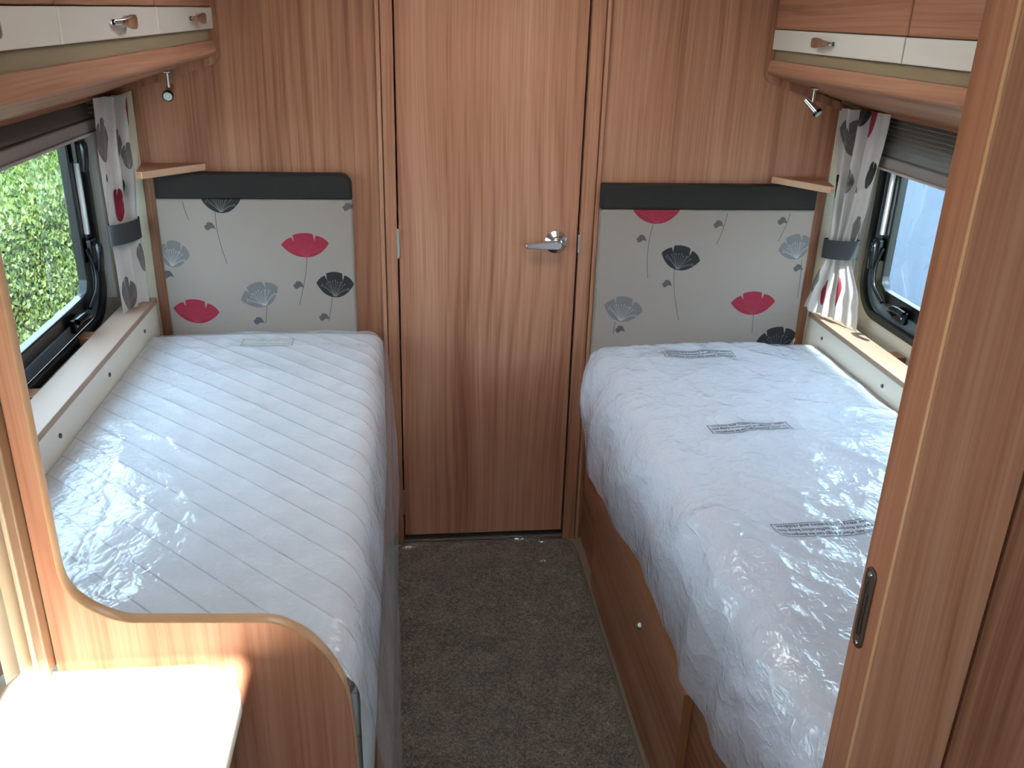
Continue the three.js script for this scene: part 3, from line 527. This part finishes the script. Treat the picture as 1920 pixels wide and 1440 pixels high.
// profile rows: height fraction, start x z, end x z, fold depth, hem slant
curtain({ label: 'poppy-print curtain tied back beside the pale blue window', base: [1.30, 0.11], y0: 0.832, y1: 1.436, face: 1, n: 4.5, ph: 0.6, k: 80, bow: 0.012,
  prof: [[0, 1.222, 0.035, 1.322, 0.205, 0.012, -0.02], [0.12, 1.235, 0.035, 1.322, 0.190, 0.012, 0], [0.30, 1.262, 0.045, 1.318, 0.118, 0.008, 0], [0.37, 1.262, 0.045, 1.318, 0.118, 0.008, 0], [0.6, 1.256, 0.04, 1.314, 0.160, 0.013, 0], [1, 1.249, 0.032, 1.312, 0.195, 0.013, 0]],
  tie: [0.335, 0.058, 0.055, 0.026, 0.006],
  draw: (c, S) => { const H = 0.654, P = (k, u, v, w, h, t) => poppy(c, S, k, u * 0.62, (1 - v) * H, w, h, t);
    P('r', 0.60, 0.985, 0.10, 0.12, 0); P('k', 0.84, 0.74, 0.15, 0.075, -12); P('g', 0.82, 0.49, 0.18, 0.085, 6); P('r', 0.53, 0.21, 0.10, 0.10, 0); P('r', 0.26, 0.18, 0.07, 0.08, 0); P('g', 0.10, 0.90, 0.12, 0.09, 8); P('g', 0.26, 0.88, 0.12, 0.1, -6); P('k', 0.42, 0.99, 0.10, 0.07, 8); P('g', 0.05, 0.22, 0.12, 0.08, 0); P('k', 0.02, 0.66, 0.08, 0.07, 0); P('g', 0.36, 0.70, 0.1, 0.07, 10);
    stem(c, S, [[0.53, 0.16], [0.54, 0.26], [0.52, 0.33]]); stem(c, S, [[0.23, 0.2], [0.24, 0.3], [0.22, 0.4]]); leaf(c, S, 0.36, 0.22); leaf(c, S, 0.25, 0.2); stem(c, S, [[0.5, 0.42], [0.52, 0.46], [0.52, 0.51]]); } });
curtain({ label: 'poppy-print curtain tied back beside the hedge window', base: [-0.77, 0.10], y0: 0.878, y1: 1.436, face: -1, n: 3.0, ph: 2.2, k: 90, bow: 0.010,
  prof: [[0, -0.745, 0.030, -0.782, 0.165, 0.007, 0.0], [0.2, -0.748, 0.030, -0.785, 0.160, 0.008, 0], [0.34, -0.750, 0.035, -0.792, 0.145, 0.007, 0], [0.42, -0.750, 0.035, -0.792, 0.145, 0.007, 0], [0.7, -0.738, 0.024, -0.792, 0.145, 0.012, 0], [1, -0.730, 0.020, -0.792, 0.125, 0.014, 0]],
  tie: [0.375, 0.056, 0.062, 0.020, 0.0],
  draw: (c, S) => { const H = 0.612, P = (k, u, v, w, h, t) => poppy(c, S, k, u * 0.62, (1 - v) * H, w, h, t);
    P('g', 0.82, 0.83, 0.26, 0.11, 0); P('r', 0.52, 0.55, 0.13, 0.085, -20); P('g', 0.66, 0.16, 0.32, 0.10, 0); P('r', 0.47, 0.95, 0.06, 0.09, 0); P('r', 0.16, 0.94, 0.06, 0.09, 0); P('g', 0.32, 0.80, 0.08, 0.08, 0); P('k', 0.30, 0.62, 0.07, 0.06, 0); P('g', 0.20, 0.75, 0.09, 0.07, 0); P('g', 0.10, 0.3, 0.1, 0.08, 0);
    leaf(c, S, 0.53, 0.20); stem(c, S, [[0.52, 0.16], [0.53, 0.22], [0.57, 0.29]]); leaf(c, S, 0.40, 0.36); leaf(c, S, 0.44, 0.58); } });

// ---------------------------------------------------------------- end panel of the bed, concertina partition, worktop
{
  const t = thing('bed_end_panel', 'curved wooden end panel at the foot of the bed, behind the white worktop', 'panel', [-0.3, 0, 1.552]);
  const s = new THREE.Shape(); s.moveTo(-0.484, 0); s.lineTo(-0.0915, 0); s.lineTo(-0.0915, 0.60); s.bezierCurveTo(-0.094, 0.70, -0.097, 0.762, -0.108, 0.791); s.bezierCurveTo(-0.125, 0.835, -0.145, 0.86, -0.165, 0.874); s.bezierCurveTo(-0.185, 0.888, -0.20, 0.8925, -0.225, 0.8925); s.lineTo(-0.375, 0.901);
  s.bezierCurveTo(-0.405, 0.904, -0.432, 0.925, -0.445, 0.942); s.bezierCurveTo(-0.457, 0.958, -0.460, 0.975, -0.460, 1.0); s.lineTo(-0.460, YC - 0.005); s.lineTo(-0.484, YC - 0.005); s.closePath();
  part(t, 'panel', muv(ext(s, 0.018, 0.001, 24).translate(0, 0, 1.552), 'y', 0.21, 0.5), M.wood);
  // rounded edging along the curved edge
  const pts = s.getPoints(24).filter(([x, y]) => true).slice(1, -2), prof = pts.map((q) => new THREE.Vector3(q.x, q.y, 1.561)), N = prof.length;
  const g = sheet(8, N - 1, (u, v) => { const i = Math.round(v * (N - 1)), a = prof[Math.max(0, i - 1)], b = prof[Math.min(N - 1, i + 1)], d = b.clone().sub(a).normalize(), n = new THREE.Vector3(d.y, -d.x, 0), th = Math.PI * (u - 0.5) ; return [prof[i].x + n.x * (0.0025 * Math.cos(th) + 0.0005), prof[i].y + n.y * (0.0025 * Math.cos(th) + 0.0005), prof[i].z + 0.0105 * Math.sin(th)]; });
  part(t, 'edging', g, M.edging, 'pale rounded edging');
}
{
  const t = thing('concertina_partition', 'cream folding partition stacked against the wooden end panel', 'partition', [-0.60, 0.832, 1.60]);
  M.fold = std({ color: 0xbba78d, roughness: 0.45 }); M.fold2 = std({ color: 0x8d6e54, roughness: 0.4 }); M.fold3 = std({ color: 0xc9bda9, roughness: 0.4 });
  part(t, 'lead_post', box(-0.499, -0.4855, 0.834, YC - 0.005, 1.556, 1.590, 'y', 0.003), M.fold2, 'brown lead post');
  part(t, 'post_bead', box(-0.503, -0.497, 0.834, YC - 0.005, 1.570, 1.594, 'y', 0.002), M.fold);
  for (let k = 0; k < 6; k++) {
    const x = -0.5155 - k * 0.021;
    const g = sheet(6, 1, (u, v) => [x + 0.0105 - 0.021 * u, mix(0.834, YC - 0.005, v), 1.575 + 0.032 * (1 - Math.abs(u * 2 - 1)) - 0.006 * Math.sin(u * Math.PI)]);
    part(t, 'fold', toCreasedNormals(g, 0.6), k % 2 ? M.fold3 : M.fold, 'vertical fold');
  }
  part(t, 'end_board', box(XL + 0.004, -0.645, 0.834, YC - 0.005, 1.560, 1.600, 'y', 0.003), M.wood2);
}
{
  const t = thing('worktop', 'white worktop with a rounded corner in bright sun', 'worktop', [-0.54, 0.80, 2.2]);
  const s = new THREE.Shape(), x0 = XL + 0.003, x1 = -0.229, z0 = -1.572, z1 = -2.9, r = 0.085;
  s.moveTo(x0, z1); s.lineTo(x1, z1); s.lineTo(x1, z0 - r); s.absarc(x1 - r, z0 - r, r, 0, Math.PI / 2); s.lineTo(x0, z0); s.closePath();
  M.worktop = std({ color: 0xdedad2, roughness: 0.35 });
  part(t, 'top', ext(s, 0.028, 0.006, 24).rotateX(-Math.PI / 2).translate(0, 0.803, 0), M.worktop, 'white laminate top');
  const c = thing('base_cabinet', 'wooden cabinet under the white worktop', 'cabinet', [-0.56, 0, 2.2]);
  part(c, 'carcass', box(XL + 0.003, -0.275, 0.0, 0.802, 1.575, 2.9, 'y', 0.004), M.wood2);
  for (const [a, b] of [[1.60, 2.2], [2.21, 2.88]]) { const d = part(c, 'door', box(-0.2745, -0.258, 0.06, 0.79, a, b, 'y', 0.003), M.wood); part(d, 'knob', cyl([-0.258, 0.7, b - 0.05], [-0.236, 0.7, b - 0.05], 0.008, 0.011, 16), M.chrome); }
}
// ---------------------------------------------------------------- partition on the other side of the aisle
{
  const t = thing('partition_wall', 'tall brown wooden partition with a dark latch plate, in the right foreground', 'partition', [0.60, 0, 1.82]);
  part(t, 'jamb', box(0.5015, 0.525, 0, YC - 0.003, 1.7975, 1.848, 'y', 0.003), M.wood2, 'narrow jamb');
  part(t, 'edging', box(0.5002, 0.5026, 0, YC - 0.003, 1.8465, 1.8505, 'y', 0.001), M.edging, 'pale edge line');
  part(t, 'face_panel', box(0.5022, 0.620, 0, YC - 0.003, 1.841, 1.851, 'y', 0.002), M.wood);
  part(t, 'outer_panel', box(0.631, XR - 0.003, 0, YC - 0.003, 1.827, 1.844, 'y', 0.004), M.wood2);
  part(t, 'core', box(0.527, XR - 0.003, 0, YC - 0.003, 1.802, 1.820, 'y', 0.002), M.wood2);
  // latch plate with slot
  const s = rrect(new THREE.Shape(), 1.8065, 1.8265, 1.008, 1.114, 0.0095), h = new THREE.Path(); h.moveTo(1.8125, 1.022); h.lineTo(1.8205, 1.022); h.lineTo(1.8205, 1.090); h.lineTo(1.8165, 1.097); h.lineTo(1.8125, 1.090); h.closePath(); s.holes.push(h);
  const pl = part(t, 'latch_plate', sideways(ext(s, 0.003, 0.001), 0.502), M.bronze, 'dark bronze latch plate');
  part(pl, 'slot', box(0.5003, 0.5018, 1.022, 1.095, 1.812, 1.821, 'y', 0.0004), M.bronze);
  part(pl, 'hook', box(0.4987, 0.501, 1.028, 1.080, 1.8148, 1.8184, 'y', 0.0008), M.bronze);
  for (const y of [1.014, 1.106]) part(pl, 'screw', cyl([0.5005, y, 1.8165], [0.4973, y, 1.8165], 0.0038, 0.003, 14), M.chrome);
}

// ================================================================ OUTSIDE
{
  const g = new THREE.PlaneGeometry(60, 60).rotateX(-Math.PI / 2); g.translate(0, -0.5, 0);
  const gt = dataTex(256, 256, (u, v) => { const a = 0.8 + 0.4 * vn(u * 128, v * 128, 128, 128, 71); return [120 * a, 116 * a, 104 * a]; }); const p = g.attributes.uv; for (let i = 0; i < p.count; i++) p.setXY(i, p.getX(i) * 60, p.getY(i) * 60);
  struct('ground', g, std({ map: gt, roughness: 1 }), 'pale gravel ground outside the caravan', 'ground');
}
function hedge(name, label, x0, x1, y0, y1, z0, z1, n, size, cols, k) {
  const t = thing(name, label, 'hedge', [(x0 + x1) / 2, y0, (z0 + z1) / 2]);
  const core = new THREE.BoxGeometry(x1 - x0 - 0.2, y1 - y0 - 0.1, z1 - z0 - 0.2, 2, 4, 20); core.translate((x0 + x1) / 2, (y0 + y1) / 2 - 0.05, (z0 + z1) / 2); part(t, 'branches', core, std({ color: 0x4c5c28, roughness: 1 }), 'inner twigs and leaves');
  const lg = new THREE.BufferGeometry(); lg.setAttribute('position', new THREE.Float32BufferAttribute([0, -0.5, 0, 0.28, -0.05, 0.06, 0, 0.5, -0.04, -0.28, -0.05, 0.06], 3)); lg.setAttribute('uv', new THREE.Float32BufferAttribute([0, 0, 1, 0, 1, 1, 0, 1], 2)); lg.setIndex([0, 1, 2, 0, 2, 3]); lg.computeVertexNormals();
  const im = new THREE.InstancedMesh(lg, phys({ color: 0xffffff, roughness: 0.6, transmission: 0.25, thickness: 0 }), n); im.name = 'leaves'; im.userData = { kind: 'stuff', label: 'small bright green leaves' }; im.castShadow = im.receiveShadow = true;
  const m = new THREE.Matrix4(), q = new THREE.Quaternion(), e = new THREE.Euler(), c = new THREE.Color();
  for (let i = 0; i < n; i++) {
    const top = rnd() < 0.22; let z = rr(z0, z1), y, x; const bump = (a, b) => 0.10 * (fbm(a * 1.6, b * 1.6, 3, k) - 0.3);
    if (top) { x = rr(x0, x1); y = y1 + bump(x, z) - 0.06 * rnd(); } else { y = mix(y0, y1, rnd()); x = x1 + bump(y + 9, z) * 1.2 - 0.10 * rnd() * rnd(); y += bump(z, 3) * (y - y0) / (y1 - y0); }
    e.set(rr(-0.9, 0.9), rr(0, 6.28), rr(-0.9, 0.9)); q.setFromEuler(e); const s = size * rr(0.6, 1.3);
    m.compose(new THREE.Vector3(x - t.position.x, y - t.position.y, z - t.position.z), q, new THREE.Vector3(s, s, s)); im.setMatrixAt(i, m);
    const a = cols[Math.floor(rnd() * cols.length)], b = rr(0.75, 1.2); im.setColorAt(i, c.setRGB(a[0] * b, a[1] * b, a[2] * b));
  }
  t.add(im);
}
hedge('hedge', 'sunlit bright green clipped hedge outside the window', -3.7, -2.6, -0.5, 0.30, -9, 1.0, 52000, 0.045, [[0.075, 0.115, 0.018], [0.105, 0.148, 0.022], [0.15, 0.185, 0.038], [0.040, 0.070, 0.011]], 91);
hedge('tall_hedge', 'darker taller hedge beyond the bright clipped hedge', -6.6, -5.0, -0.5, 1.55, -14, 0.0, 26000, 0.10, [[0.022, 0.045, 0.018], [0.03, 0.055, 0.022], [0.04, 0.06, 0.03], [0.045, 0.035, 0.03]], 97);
{ // the caravan parked alongside
  const t = thing('caravan', 'pale blue-grey neighbouring caravan side seen through the window', 'caravan', [4.4, -0.5, -2.6]);
  M.gel = phys({ color: 0x616c80, roughness: 0.3 });
  part(t, 'body', new RoundedBoxGeometry(2.1, 2.1, 8.4, 4, 0.14).translate(4.45, 0.75, -2.6), M.gel, 'pale body');
  part(t, 'side_stripe', box(3.394, 3.406, 1.55, 1.62, -6.6, 1.4, 'z', 0.003), std({ color: 0x7f93ab, roughness: 0.4 }), 'grey-blue stripe');
  for (const z of [-5.4, -2.9, -0.3]) { const w = part(t, 'window', box(3.388, 3.406, 0.92, 1.5, z, z + 1.1, 'z', 0.006), M.black); part(w, 'pane', box(3.383, 3.390, 0.95, 1.47, z + 0.03, z + 1.07, 'z', 0.002), std({ color: 0x2c3640, roughness: 0.08 })); }
  for (const z of [-3.2, -2.3]) part(t, 'wheel', cyl([3.44, -0.22, z], [3.65, -0.22, z], 0.28, 0.28, 28), M.rubber);
}

renderer.render(scene, camera);
